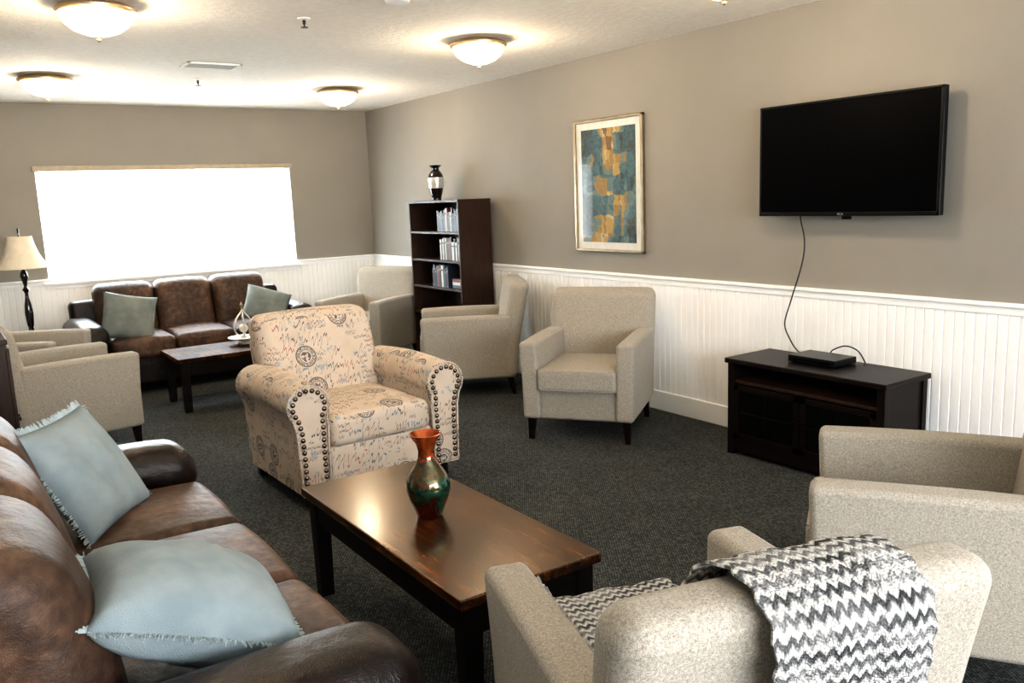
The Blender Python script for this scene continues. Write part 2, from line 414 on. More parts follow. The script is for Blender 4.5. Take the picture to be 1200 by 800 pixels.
def obj(name, pieces, mats, parent=None, label=None, uvs=None, kind=None, sharp=42, recalc=True):
    if not isinstance(mats, list): mats = [mats]
    V = []; F = []; MI = []
    for i, p in enumerate(pieces):
        mi = p[2] if len(p) > 2 else 0
        o = len(V); V += list(p[0]); F += [[k+o for k in f] for f in p[1]]; MI += [mi]*len(p[1])
    me = bpy.data.meshes.new(name); me.from_pydata([tuple(v) for v in V], [], F)
    for m in mats: me.materials.append(m)
    me.polygons.foreach_set('material_index', MI)
    bm = bmesh.new(); bm.from_mesh(me)
    if recalc: bmesh.ops.recalc_face_normals(bm, faces=bm.faces)
    for f in bm.faces: f.smooth = True
    for e in bm.edges:
        if len(e.link_faces) == 2 and e.calc_face_angle(0) > math.radians(sharp): e.smooth = False
    uv = bm.loops.layers.uv.new('UVMap')
    for f in bm.faces:
        nn = f.normal; a = max(range(3), key=lambda k: abs(nn[k]))
        for l in f.loops:
            c = l.vert.co
            if uvs: l[uv].uv = uvs[l.vert.index]
            else: l[uv].uv = (c.y+.37, c.z) if a == 0 else ((c.x, c.z) if a == 1 else (c.x, c.y+.21))
    bm.to_mesh(me); bm.free()
    ob = bpy.data.objects.new(name, me); COL.objects.link(ob)
    if kind != 'stuff':
        wn = ob.modifiers.new('weighted_normal', 'WEIGHTED_NORMAL'); wn.weight = 50; wn.keep_sharp = True
    if parent: ob.parent = parent
    if label: ob['label'] = label
    if kind: ob['kind'] = kind
    return ob
def thing(name, label, cat_, loc=(0, 0, 0), face=None, rot=None, group=None):
    e = bpy.data.objects.new(name, None); e.empty_display_size = .1
    COL.objects.link(e); e.location = loc
    if face: e.rotation_euler = (0, 0, atan2(face[1], face[0])+pi/2)
    if rot is not None: e.rotation_euler = (0, 0, rot)
    e['label'] = label; e['category'] = cat_
    if group: e['group'] = group
    return e
def tag(o, label, cat_, group=None):
    o['label'] = label; o['category'] = cat_
    if group: o['group'] = group
    return o
def dup(src, loc, face=None, label=None, rot=None):
    n = src.copy(); COL.objects.link(n); n.location = loc
    if face: n.rotation_euler = (0, 0, atan2(face[1], face[0])+pi/2)
    if rot is not None: n.rotation_euler = (0, 0, rot)
    if label: n['label'] = label
    def rec(a, b):
        for c in [o for o in list(a.children)]:
            k = c.copy(); COL.objects.link(k); k.parent = b; rec(c, k)
    rec(src, n)
    return n
def struct(o): o['kind'] = 'structure'; return o

# ------------------------------------------------------------ room
T = .12
struct(obj('floor', [bx(X0-T, W+T, Y0-T, YF+T, -.1, 0, .001)], M['carpet']))['label'] = 'dark charcoal loop pile carpet floor'
struct(obj('ceiling', [bx(X0-T, W+T, Y0-T, YF+T, H, H+.1, .001)], M['ceil']))['label'] = 'white knockdown textured ceiling'
WX0, WX1, WZ0, WZ1 = .87, 3.27, .93, 1.985
struct(obj('wall_far', [bx(X0, WX0, YF, YF+T, 0, H, .0005), bx(WX1, W, YF, YF+T, 0, H, .0005),
     bx(WX0, WX1, YF, YF+T, 0, WZ0, .0005), bx(WX0, WX1, YF, YF+T, WZ1, H, .0005)], M['wall']))
struct(obj('wall_right', [bx(W, W+T, Y0-T, YF+T, 0, H, .0005)], M['wall']))
struct(obj('wall_left', [bx(X0-T, X0, Y0-T, YF+T, 0, H, .0005)], M['wall']))
BX0, BX1, BZ0, BZ1 = -.6, 3.6, .9, 2.2
struct(obj('wall_back', [bx(X0, BX0, Y0-T, Y0, 0, H, .0005), bx(BX1, W, Y0-T, Y0, 0, H, .0005),
     bx(BX0, BX1, Y0-T, Y0, 0, BZ0, .0005), bx(BX0, BX1, Y0-T, Y0, BZ1, H, .0005)], M['wall']))
def groove_strip(L0, L1, z0, z1, pitch=.052, t=.010, g=.004, gw=.005, skip=None):
    V = []; F = []; prof = [(L0, t)]
    s = L0+pitch
    while s < L1-.01:
        prof += [(s-gw, t), (s-gw*.4, t-g), (s+gw*.4, t-g), (s+gw, t)]; s += pitch
    prof.append((L1, t))
    for (a, d) in prof: V += [(a, d, z0), (a, d, z1)]
    for i in range(len(prof)-1): F.append([2*i, 2*i+2, 2*i+3, 2*i+1])
    n = len(V); V += [(L0, 0, z0), (L0, 0, z1), (L1, 0, z0), (L1, 0, z1)]
    F += [[n, 0, 1, n+1], [2*len(prof)-2, n+2, n+3, 2*len(prof)-1]]
    return V, F
def right_side(p): return [(W-v[1], v[0], v[2]) for v in p[0]], p[1]
def far_side(p): return [(v[0], YF-v[1], v[2]) for v in p[0]], p[1]
struct(obj('trim_1', [right_side(groove_strip(Y0, YF-.012, .13, RAIL-.03))], M['white'], sharp=10, recalc=False))['label'] = 'white beadboard wainscot panelling'
struct(obj('trim_2', [far_side(groove_strip(X0, WX0-.06, .13, RAIL-.03)), far_side(groove_strip(WX0-.06, WX1+.06, .13, WZ0-.02)), far_side(groove_strip(WX1+.06, W, .13, RAIL-.03))], M['white'], sharp=10, recalc=False))['label'] = 'white beadboard wainscot panelling'
struct(obj('trim_3', [bx(W-.032, W, Y0, YF-.033, RAIL-.022, RAIL, .006, 2), bx(W-.018, W, Y0, YF-.033, RAIL-.06, RAIL-.022, .004)], M['white']))['label'] = 'white chair rail cap'
struct(obj('trim_4', [bx(X0, WX0, YF-.032, YF, RAIL-.022, RAIL, .006, 2), bx(WX1, W, YF-.032, YF, RAIL-.022, RAIL, .006, 2),
     bx(X0, WX0, YF-.018, YF, RAIL-.06, RAIL-.022), bx(WX1, W, YF-.018, YF, RAIL-.06, RAIL-.022)], M['white']))['label'] = 'white chair rail cap'
struct(obj('baseboard_right', [bx(W-.024, W, Y0, YF-.025, 0, .14, .006, 2)], M['white']))
struct(obj('baseboard_far', [bx(X0, W, YF-.024, YF, 0, .14, .006, 2)], M['white']))
struct(obj('baseboard_left', [bx(X0, X0+.02, Y0, YF-.025, 0, .14, .006, 2)], M['white']))
w1 = bpy.data.objects.new('window_1', None); COL.objects.link(w1); struct(w1); w1.location = ((WX0+WX1)/2, YF, WZ0)
w1['label'] = 'wide bright window with white horizontal blinds'
hw = (WX1-WX0)/2; hh = WZ1-WZ0
obj('window_pane', [bx(-hw, hw, .085, .095, 0, hh, .001)], M['pane'], w1)
obj('window_frame', [bx(-hw, -hw+.04, .05, .085, 0, hh), bx(hw-.04, hw, .05, .085, 0, hh), bx(-hw, hw, .05, .085, 0, .04), bx(-hw, hw, .05, .085, hh-.04, hh), bx(-.02, .02, .05, .085, 0, hh)], M['white'], w1)
sl = []
z = .05
while z < hh-.04:
    sl.append(xf(rb((2*hw-.02, .032, .003), (0, 0, 0), .001, (1, 1, 1), 1), lambda x, y, zz, z=z: (x, .005+y*.5, z+zz+y*.72)))
    z += .036
obj('blind_slats', sl, M['slat'], w1)
obj('blind_headrail', [bx(-hw-.02, hw+.02, -.03, .03, hh-.034, hh+.012, .004)], M['tanrail'], w1, 'tan blind headrail')
obj('blind_bottom_rail', [bx(-hw+.01, hw-.01, -.012, .02, .012, .035, .004)], M['white'], w1)
obj('window_sill', [bx(-hw-.05, hw+.05, -.045, .05, -.022, .002, .005, 2), bx(-hw-.03, hw+.03, -.02, 0, -.06, -.022, .003)], M['white'], w1)
w2 = bpy.data.objects.new('added_fill_window', None); COL.objects.link(w2); struct(w2); w2.location = ((BX0+BX1)/2, Y0, BZ0)  # unseen window added behind the camera as fill for the near chairs
w2['label'] = 'wide glowing fill window added behind the camera'
hb = (BX1-BX0)/2; hv = BZ1-BZ0
M['fill_glow'] = emis('added_fill_glow', (.97, .98, 1), 19)  # glow of the added fill pane, brightens the room from behind
obj('window_pane', [bx(-hb, hb, -.09, -.08, 0, hv, .001)], M['fill_glow'], w2)
obj('window_frame', [bx(-hb, hb, -.08, -.04, 0, .05), bx(-hb, hb, -.08, -.04, hv-.05, hv), bx(-hb, -hb+.05, -.08, -.04, 0, hv), bx(hb-.05, hb, -.08, -.04, 0, hv), bx(-.03, .03, -.08, -.04, 0, hv)], M['white'], w2)

# ------------------------------------------------------------ tweed armchair
def armchair():
    c = thing('armchair', 'beige tweed armchair', 'armchair', group='beige tweed armchairs')
    T_ = M['tweed']
    obj('seat_frame', [rb((.54, .66, .20), (0, -.03, .235), .02, (4, 4, 2))], T_, c)
    for sgn in (-1, 1):
        def fa(x, y, z, s=sgn):
            t = (z+.25)/.5
            yy = y - .012*max(0, t-.5)*2 if y < 0 else y
            return (x + s*.016*t*t, yy, z+.006*sin((y+.35)/.7*pi)*(t > .8))
        obj('armrest', [rb((.118, .70, .50), (sgn*.302, -.04, .39), .026, (3, 8, 8), 4, fa)], T_, c)
    def fb(x, y, z):
        t = (z+.385)/.77
        y2 = y*(1-.18*(1-t)+.10*max(0, t-.6))
        return (x*(1-.02*(1-t)), y2+.11*t**1.7-.012*(1-(x/.37)**2)*(y < 0), z+.006*(1-(x/.37)**2)*max(0, t-.5)*2)
    obj('backrest', [rb((.745, .15, .77), (0, .29, .515), .060, (8, 2, 12), 5, fb)], T_, c)
    def fs(x, y, z):
        k = (1-(x/.255)**2)*(1-(y/.31)**2)
        return (x, y, z+(.018*k if z > 0 else 0))
    loop = [(-.24, -.41), (.24, -.41), (.255, -.395), (.255, .19), (-.255, .19), (-.255, -.395)]
    ps = [rb((.51, .61, .135), (0, -.108, .40), .022, (8, 8, 2), 4, fs)]
    for zz in (.462, .340):
        ps.append(tube([(a*.985, b*.99, zz) for a, b in loop], .006, 6, True))
    obj('seat_cushion', ps, T_, c)
    for sx in (-1, 1):
        for sy in (-1, 1):
            def fl(x, y, z, sx=sx, sy=sy):
                t = .5-z/.15
                k = 1-.38*t
                return (x*k+sx*.008*t, y*k+sy*(.004 if sy < 0 else .03)*t, z)
            obj('leg', [rb((.052, .052, .15), (sx*.31, -.345 if sy < 0 else .29, .075), .004, (1, 1, 4), 1, fl)], M['legwood'], c, 'dark tapered wooden leg')
    return c
ch = armchair()
ch.location = (3.54, 4.25, 0); f = (-.808, -.589); ch.rotation_euler = (0, 0, atan2(f[1], f[0])+pi/2)
ch['label'] = 'beige tweed armchair beside the picture wall and media stand'
dup(ch, (3.58, 5.84, 0), (-.87, .49), 'beige tweed armchair in front of the bookcase, seen side on')
dup(ch, (3.50, 7.58, 0), (-.87, -.5), 'beige tweed armchair between bookcase and leather sofa')
dup(ch, (.60, 6.22, 0), (1, .15), 'beige tweed armchair facing the low dark coffee table')
dup(ch, (.46, 7.38, 0), (.87, -.49), 'beige tweed armchair near the table lamp and leather sofa')
dup(ch, (2.665, 1.395, 0), (-.54, .84), 'beige tweed armchair beside the blanket covered chair')
h2 = dup(ch, (1.28, 1.21, 0), (.31, .95), 'beige tweed armchair with a zigzag throw over its back')

M['fr'] = simple('white_grey_yarn', (.70, .70, .68), (.24, .24, .25), .95, 40)
def throw():
    path = [(-.452, .36), (-.446, .44), (-.425, .487), (-.36, .497), (-.22, .502), (-.06, .505), (.08, .505), (.16, .510), (.207, .53), (.220, .60), (.241, .70), (.268, .80), (.288, .868), (.334, .914), (.395, .926),
            (.452, .915), (.497, .870), (.495, .79), (.474, .68), (.448, .56), (.431, .44), (.419, .32), (.411, .20)]
    P = cat([(p[0], 0, p[1]) for p in path], 7)
    s = [0]
    for a, b in zip(P, P[1:]): s.append(s[-1]+(b-a).length)
    tot = s[-1]; nx = 60; V = []; UV = []; n = len(P)
    itop = max(range(n), key=lambda i: P[i].z); stop = s[itop]
    def xr(si):
        d = si-stop
        if d > 0: x1, x0 = .145-.050*d/.7, -.170-.02*d
        else: x1, x0 = .145+.072*min(1, -d/.5), -.170+.02*min(1, -d/.5)
        return x0, x1
    for side in (0, 1):
        for i, p in enumerate(P):
            t = P[min(i+1, n-1)]-P[max(i-1, 0)]; t.normalize()
            nrm = Vector((-t.z, 0, t.x))
            q = s[i]/tot
            x0, x1 = xr(s[i])
            for j in range(nx+1):
                u = j/nx; x = x0+(x1-x0)*u
                w = .003+.0028*(1+sin(u*15+q*7))+.0012*(1+sin(u*41+q*3))
                d = w+(.006 if side == 0 else 0)
                ex = .004*sin(s[i]*110)*(abs(u-.5) > .45)
                V.append((x+ex, p.x+nrm.x*d, p.z+nrm.z*d)); UV.append((u*(x1-x0), s[i]))
    m = (nx+1); F = []
    N = n*m
    for i in range(n-1):
        for j in range(nx):
            a = i*m+j; F.append([a, a+1, a+m+1, a+m]); a += N; F.append([a, a+m, a+m+1, a+1])
    for i in range(n-1):
        for j in (0, nx):
            a = i*m+j; F.append([a, a+m, a+m+N, a+N])
    for i in (0, n-1):
        for j in range(nx):
            a = i*m+j; F.append([a, a+1, a+1+N, a+N])
    b = obj('throw_blanket', [(V, F)], M['chev'], None, uvs=UV, sharp=80)
    tag(b, 'grey and white zigzag crocheted throw draped over armchair back', 'blanket')
    b.location = h2.location; b.rotation_euler = h2.rotation_euler
    fr = []
    for k in range(44):
        x = -.15+.36*k/43
        L = .07+random.random()*.04; dx = random.uniform(-.012, .012)
        fr.append(tube([(x, -.458, .37), (x+dx*.5, -.466, .37-L*.5), (x+dx, -.462, .37-L)], .0032, 5))
    for k in range(110):
        yq = -.44+.62*k/109; ro = random.uniform(-.03, .03)
        fr.append(tube([(.198, yq, .516), (.216, yq+ro*.5, .540+random.random()*.03), (.238+random.random()*.013, yq+ro, .525+random.random()*.045)], .0036, 5))
    for k in range(30):
        zq = .56+.24*k/29
        yy = .210+(zq-.52)*.22
        xx = .21-.05*max(0, (zq-.6)/.3)
        fr.append(tube([(xx-.005, yy-.01, zq), (xx+.01+random.random()*.01, yy-.03, zq+.01), (xx+.022, yy-.045, zq-.025+random.random()*.03)], .003, 5))
    obj('fringe', fr, M['fr'], b, kind='stuff')
throw()

# ------------------------------------------------------------ leather sofa
def sofa(L, label, loc, face, puff=1.0, by=.215, bz=.665, r=.10):
    c = thing('sofa', label, 'sofa', loc, face)
    aw = .27; cw = (L-2*aw)/3
    le, ld = M['leather'], M['leather_dark']
    obj('base', [rb((L-.30, .80, .26), (0, -.01, .20), .03, (4, 4, 2), 3)], ld, c, 'dark leather base')
    def fbk(x, y, z):
        t = (z+.36)/.72
        return (x, y+.09*t, z+.01*cos(x*3))
    obj('back_frame', [rb((L-.16, .15, .70), (0, .375, .43), .06, (8, 2, 6), 4, fbk)], ld, c, 'dark leather outer back')
    for s in (-1, 1):
        xo = s*(L/2-aw/2)
        def fr(x, y, z, s=s):
            k = max(0, (-y-.30)/.18)
            return (x*(1+.06*k), y, z-.035*k*k+.012*sin((y+.46)/.92*pi))
        obj('armrest', [rb((.20, .86, .44), (xo, -.01, .29), .05, (3, 6, 4), 4),
                        rb((.265, .93, .205), (xo, -.012, .520), .10, (3, 12, 2), 6, fr)], ld, c, 'dark leather rolled arm')
    for i in range(3):
        x = (i-1)*cw
        def fs(a, b, z):
            k = max(0, 1-(a/(cw/2))**2)*max(0, 1-(b/.35)**2)
            return (a, b-.012*(1-(a/(cw/2))**2)*(b < -.3), z+(.03*k**.7 if z > 0 else 0))
        obj('seat_cushion', [rb((cw-.006, .70, .17), (x, -.118, .395), .045, (8, 8, 2), 5, fs),
             tube([(x-cw/2+.03, -.466, .452), (x+cw/2-.03, -.466, .452)], .005, 6)], le, c)
        def fb(a, b, z):
            k = max(0, 1-(a/(cw/2))**2)*max(0, 1-(z/.26)**2)
            t = (z+.26)/.52
            return (a, b+.13*t+(-.05*puff*k**.6 if b < 0 else 0), z+.015*min(1, puff)*(1-(a/(cw/2))**2)*t)
        obj('back_cushion', [rb((cw-.006, .22, .52), (x, by, bz), r, (8, 2, 8), 6, fb)], le, c)
    for sx in (-1, 1):
        for sy in (-1, 1):
            obj('foot', [rb((.07, .07, .08), (sx*(L/2-.14), sy*.36, .04), .008)], M['legwood'], c)
    return c
sofa(2.22, 'brown leather three seat sofa with blue fringed pillows beside coffee table', (.315, 2.59, 0), (1, 0), 1.05, .195, .665, .095)
sofa(2.10, 'brown leather three seat sofa under the wide window', (1.93, 8.09, 0), (0, -1), .7, .215, .648, .075)

# ------------------------------------------------------------ pillows
def pillow(name, label, size, thick, center, ax, up, mat, fmat=None, fl=.018):
    n = 22; V = []; F = []; h = size/2
    def P(u, v, s):
        k = max(0, (1-u*u))*max(0, (1-v*v))
        z = s*thick*(k**.42)
        xx = u*h*(1-.07*(1-v*v)*abs(u)); yy = v*h*(1-.07*(1-u*u)*abs(v))
        z += .006*sin(9*u+3*v)*k
        return (xx, yy, z)
    for s in (1, -1):
        for i in range(n+1):
            for j in range(n+1): V.append(P(-1+2*i/n, -1+2*j/n, s))
    m = n+1; N = m*m
    for i in range(n):
        for j in range(n):
            a = i*m+j; F.append([a, a+m, a+m+1, a+1])
            a += N; F.append([a, a+1, a+m+1, a+m])
    o = obj(name, [(V, F)], mat, None, sharp=179)
    bm = bmesh.new(); bm.from_mesh(o.data); bmesh.ops.remove_doubles(bm, verts=bm.verts, dist=.0005)
    bmesh.ops.recalc_face_normals(bm, faces=bm.faces); bm.to_mesh(o.data); bm.free()
    tag(o, label, 'pillow')
    ax = Vector(ax).normalized(); up = Vector(up); up = (up-ax*up.dot(ax)).normalized(); nn = ax.cross(up)
    mtx = Matrix((ax, up, nn)).transposed().to_4x4(); mtx.translation = Vector(center)
    o.matrix_world = mtx
    if fmat:
        fr = []
        cnt = int(size/.0048)
        for e in range(4):
            for k in range(cnt):
                t = -1+2*(k+random.random()*.6)/cnt
                if e == 0: p = P(t, 1, 1); d = (0, 1)
                elif e == 1: p = P(t, -1, 1); d = (0, -1)
                elif e == 2: p = P(1, t, 1); d = (1, 0)
                else: p = P(-1, t, 1); d = (-1, 0)
                L = fl+.012*random.random(); j = random.uniform(-.008, .008); jz = random.uniform(-.006, .006)
                q = (p[0]+d[0]*L+d[1]*j, p[1]+d[1]*L+d[0]*j, jz)
                st = (p[0]-d[0]*.008, p[1]-d[1]*.008, 0)
                fr.append(tube([st, ((st[0]+q[0])/2, (st[1]+q[1])/2, jz*.2), q], .002, 3))
        obj('fringe', fr, fmat, o, kind='stuff')
    return o
pillow('throw_pillow', 'blue grey linen pillow with frayed edges leaning on sofa arm', .44, .080, (.345, 3.17, .672), (.585, .811, 0), (-.449, .269, .852), M['blue'], M['bluefringe'], .014)
pillow('throw_pillow', 'blue grey linen pillow with frayed edges lying on sofa seat', .46, .120, (.395, 1.975, .650), (.42, -.05, -.16), (-.06, .42, .03), M['blue'], M['bluefringe'], .014)
pillow('throw_pillow', 'sage grey pillow resting on brown leather sofa', .44, .07, (1.34, 7.83, .655), (1, -.12, -.22), (.2, .42, .80), M['teal'])
pillow('throw_pillow', 'pale sage pillow resting against leather sofa arm', .42, .07, (2.55, 7.83, .63), (.94, -.3, -.34), (.25, .6, .66), M['teal'])

# ------------------------------------------------------------ coffee tables
def coffee(label, x0, x1, y0, y1, h, tm):
    c = thing('coffee_table', label, 'table', ((x0+x1)/2, (y0+y1)/2, 0))
    a, b = (x1-x0)/2, (y1-y0)/2
    obj('table_top', [bx(-a, a, -b, b, h-.035, h, .006, 2)], tm, c, 'reddish brown table top')
    i = .028
    obj('apron', [bx(-a+i, a-i, -b+i, -b+i+.02, h-.135, h-.035), bx(-a+i, a-i, b-i-.02, b-i, h-.135, h-.035),
                  bx(-a+i, -a+i+.02, -b+i, b-i, h-.135, h-.035), bx(a-i-.02, a-i, -b+i, b-i, h-.135, h-.035)], M['espresso'], c)
    for sx in (-1, 1):
        for sy in (-1, 1):
            obj('leg', [rb((.065, .065, h-.035), (sx*(a-.052), sy*(b-.052), (h-.035)/2), .004, (1, 1, 2), 1,
                 lambda x, y, z: (x*(1-.18*(.5-z/(h))), y*(1-.18*(.5-z/(h))), z))], M['espresso'], c)
    return c
coffee('dark wood rectangular coffee table holding a copper vase', 1.09, 1.61, 1.90, 3.13, .45, M['tabletop'])
coffee('dark wood coffee table holding a white ornament before leather sofa', 1.44, 2.60, 6.62, 7.22, .43, M['tabletop2'])

v = thing('vase', 'copper red and green glazed vase on coffee table', 'vase', (1.345, 2.53, .45))
obj('vase_body', [lathe([(0, 0), (.040, 0), (.046, .006), (.054, .03), (.070, .065), (.079, .10), (.078, .125), (.066, .155), (.045, .185), (.031, .215), (.029, .24), (.036, .268), (.052, .292), (.058, .302), (.054, .303), (.033, .27), (.024, .24), (.026, .215), (0, .20)], 48)], M['vase'], v)

o = thing('ornament', 'gold outlined open teardrop ornament on a white dish', 'ornament', (2.07, 7.0, .43))
obj('dish', [lathe([(0, 0), (.05, 0), (.055, .012), (.035, .02), (.05, .03), (.13, .05), (.135, .058), (.05, .045), (0, .042)], 32)], M['ceramic'], o)
for q in range(3):
    lp = [(0, .05), (.07, .09), (.088, .155), (.055, .22), (.018, .262), (0, .29), (-.018, .262), (-.055, .22), (-.088, .155), (-.07, .09)]
    A = q*pi/3+.3
    obj('loop', [tube(cat([(a*cos(A), a*sin(A), z) for a, z in lp], 5, True), .005, 8, True)], M['silver'], o)
obj('ball', [lathe([(0, .095)]+[(.036*sin(k*pi/12), .130-.036*cos(k*pi/12)) for k in range(1, 12)]+[(0, .166)], 24),
     lathe([(0, .045), (.03, .05), (.02, .065), (.010, .09), (0, .096)], 16)], M['ceramic'], o)
obj('finial', [lathe([(0, .285), (.012, .29), (.008, .31), (.015, .325), (.006, .345), (0, .36)], 12)], M['gold'], o)

# ------------------------------------------------------------ patterned armchair with rolled arms
def rolled():
    c = thing('armchair', 'cream script print armchair with rolled arms and nailheads', 'armchair', (1.855, 4.43, 0), (.03, -1))
    c.scale = (1.02, 1, 1)
    Sf = M['script']
    obj('base', [rb((.76, .78, .24), (0, .0, .20), .02, (4, 4, 2), 2)], Sf, c)
    obj('front_panel', [rb((.60, .035, .20), (0, -.415, .215), .015, (6, 1, 2), 2)], Sf, c)
    def fs(x, y, z):
        k = max(0, 1-(x/.30)**2)*max(0, 1-(y/.36)**2)
        return (x, y, z+(.03*k**.7 if z > 0 else 0))
    obj('seat_cushion', [rb((.585, .70, .16), (0, -.105, .39), .045, (8, 8, 2), 5, fs)], Sf, c)
    def fb(x, y, z):
        t = (z+.31)/.62
        k = max(0, 1-(x/.36)**2)*max(0, 1-(z/.33)**2)
        return (x*(.90+.10*min(1, t*1.6)), y+.22*t+(-.045*k**.6 if y < 0 else 0), z+.014*(1-(x/.36)**2)*t-.006)
    obj('back_cushion', [rb((.72, .20, .62), (0, .245, .62), .075, (10, 2, 10), 5, fb)], Sf, c)
    obj('back_panel', [rb((.68, .08, .70), (0, .37, .44), .035, (4, 1, 6), 3, lambda x, y, z: (x, y+.17*((z+.35)/.70), z))], Sf, c)
    def outline(s):
        pts = [(-.075, .09), (-.078, .30), (-.082, .44)]
        cx, cz, r = .012, .555, .108
        for k in range(19):
            a = math.radians(215-(215+40)*k/18)
            pts.append((cx+r*cos(a)*1.02, cz+r*sin(a)))
        pts += [(.082, .42), (.078, .30), (.072, .09)]
        return [(s*(.385)+s*p[0], p[1]) for p in pts]
    for s in (-1, 1):
        ol = outline(s)
        arm = prof_y(ol, -.44, .36, .02, 8)
        arm = xf(arm, lambda x, y, z: (x, y, z+(.02*sin((y+.44)/.8*pi) if z > .45 else 0)))
        a = obj('armrest', [arm], Sf, c, sharp=60)
        obj('arm_front_panel', [tube([(p[0], -.441, p[1]) for p in ol], .006, 6, True)], Sf, a)
        ins = []
        n = len(ol); area = sum(ol[k][0]*ol[(k+1) % n][1]-ol[(k+1) % n][0]*ol[k][1] for k in range(n))
        for i in range(n):
            A, B = Vector(ol[i-1]), Vector(ol[(i+1) % n]); t = (B-A).normalized(); nn = Vector((-t.y, t.x))*(1 if area > 0 else -1)
            ins.append(Vector(ol[i])+nn*.026)
        d = 0; nails = []; nxt = 0
        for A, B in zip(ins, ins[1:]):
            L = (B-A).length; q = nxt-d
            while q < L:
                p = A+(B-A)*(q/L)
                dome = lathe([(.0135, 0), (.0122, .005), (.008, .0095), (0, .0115)], 12)
                nails.append(([(p.x+v[0], -.4405-v[2], p.y+v[1]) for v in dome[0]], dome[1]))
                nxt += .033; q = nxt-d
            d += L
        obj('nailhead_trim', nails, M['nail'], a, 'dark bronze nailhead trim')
    for sx in (-1, 1):
        for sy in (-.37, .36):
            obj('leg', [rb((.06, .06, .10), (sx*.38, sy, .05), .006, (1, 1, 1), 1)], M['legwood'], c)
rolled()

# ------------------------------------------------------------ bookcase
BXf, BY0, BY1, BH = 3.82, 6.34, 7.26, 1.55
bc = thing('bookcase', 'tall dark brown wooden bookcase against the wall', 'bookcase', ((BXf+4.16)/2, (BY0+BY1)/2, 0))
bw = (4.16-BXf)/2; bl = (BY1-BY0)/2
obj('side_panel', [bx(-bw, bw, -bl, -bl+.02, 0, BH)], M['bookwood'], bc)
obj('side_panel', [bx(-bw, bw, bl-.02, bl, 0, BH)], M['bookwood'], bc)
obj('top_panel', [bx(-bw-.005, bw, -bl-.004, bl+.004, BH-.022, BH+.002)], M['bookwood'], bc)
obj('back_panel', [bx(bw-.008, bw, -bl+.02, bl-.02, .06, BH-.022, .001)], M['bookwood'], bc)
SH = [.06, .24, .50, .755, 1.008, 1.266]
for z in SH:
    obj('shelf', [bx(-bw+.004, bw-.009, -bl+.02, bl-.02, z-.02, z, .002)], M['bookwood'], bc)
obj('kick_plate', [bx(-bw+.01, -bw+.03, -bl+.02, bl-.02, 0, .04)], M['bookwood'], bc)
bookcols = [(.02, .03, .06), (.50, .49, .46), (.14, .025, .02), (.04, .09, .12), (.66, .64, .60), (.012, .012, .012), (.22, .17, .10), (.06, .10, .06), (.06, .09, .16), (.40, .20, .05)]
bmats = [simple('book_cover', tuple(x*.8 for x in cc), tuple(min(1, x) for x in cc), .5, 40) for cc in bookcols]
def book(x, y, z, t, hgt, dep, mi, group, flat=False):
    ps = [bx(-dep/2, dep/2, -t/2, -t/2+.002, 0, hgt, .0006)+(0,), bx(-dep/2, dep/2, t/2-.002, t/2, 0, hgt, .0006)+(0,),
          bx(-dep/2, -dep/2+.002, -t/2, t/2, 0, hgt, .0006)+(0,), bx(-dep/2+.003, dep/2-.004, -t/2+.002, t/2-.002, .003, hgt-.003, .0006)+(1,),
          bx(-dep/2-.0006, -dep/2+.001, -t/2+.003, t/2-.003, hgt*.74, hgt*.82, .0003)+(2,)]
    o = obj('book', ps, [bmats[mi], M['paper'], bmats[6 if mi in (0, 2, 5, 7, 8) else 5]])
    tag(o, 'hardcover book with %s spine on a bookcase shelf' % ['navy', 'light grey', 'dark red', 'teal', 'cream', 'black', 'tan', 'green', 'blue', 'orange'][mi], 'book', group)
    if flat: o.rotation_euler = (pi/2, 0, 0); o.location = (x, y+hgt/2, z+t/2)
    else: o.location = (x, y, z)
def rowbooks(ystart, yend, z, group, seq):
    y = ystart; k = 0
    while y < yend:
        t = random.uniform(.016, .036); hh_ = random.uniform(.16, .215); dp = random.uniform(.14, .18)
        book(3.86+dp/2, y+t/2, z+.0005, t, hh_, dp, seq[k % len(seq)], group); y += t+.001; k += 1
rowbooks(6.39, 6.78, 1.266, 'books on the top bookcase shelf', [4, 3, 5, 8, 0, 5, 1, 7, 5, 2])
rowbooks(6.39, 6.74, 1.008, 'books on the middle bookcase shelf', [5, 1, 5, 4, 0, 4, 5, 2, 5, 1])
rowbooks(6.64, 6.92, .755, 'books on the lower bookcase shelf', [0, 5, 3, 4, 5, 2, 8, 5])
for k in range(3): book(3.95, 6.50, .7555+.0285*k, .028, .18, .15, [3, 4, 2][k], 'stack of books on the lower bookcase shelf', flat=True)
bv = thing('vase', 'black vase with silver band on top of bookcase', 'vase', (3.98, 6.98, BH+.002))
pr = [(0, 0), (.045, 0), (.047, .008), (.042, .02), (.058, .07), (.066, .11)]
pr2 = [(.066, .11), (.071, .14), (.074, .18), (.072, .21)]
pr3 = [(.072, .21), (.064, .24), (.045, .265), (.033, .28), (.034, .295), (.056, .315), (.058, .322), (.030, .30), (0, .28)]
obj('vase_base', [lathe(pr, 32)], M['gloss_black'], bv)
obj('vase_band', [lathe(pr2, 32)], M['silver'], bv, 'silver band')
obj('vase_neck', [lathe(pr3, 32)], M['gloss_black'], bv)

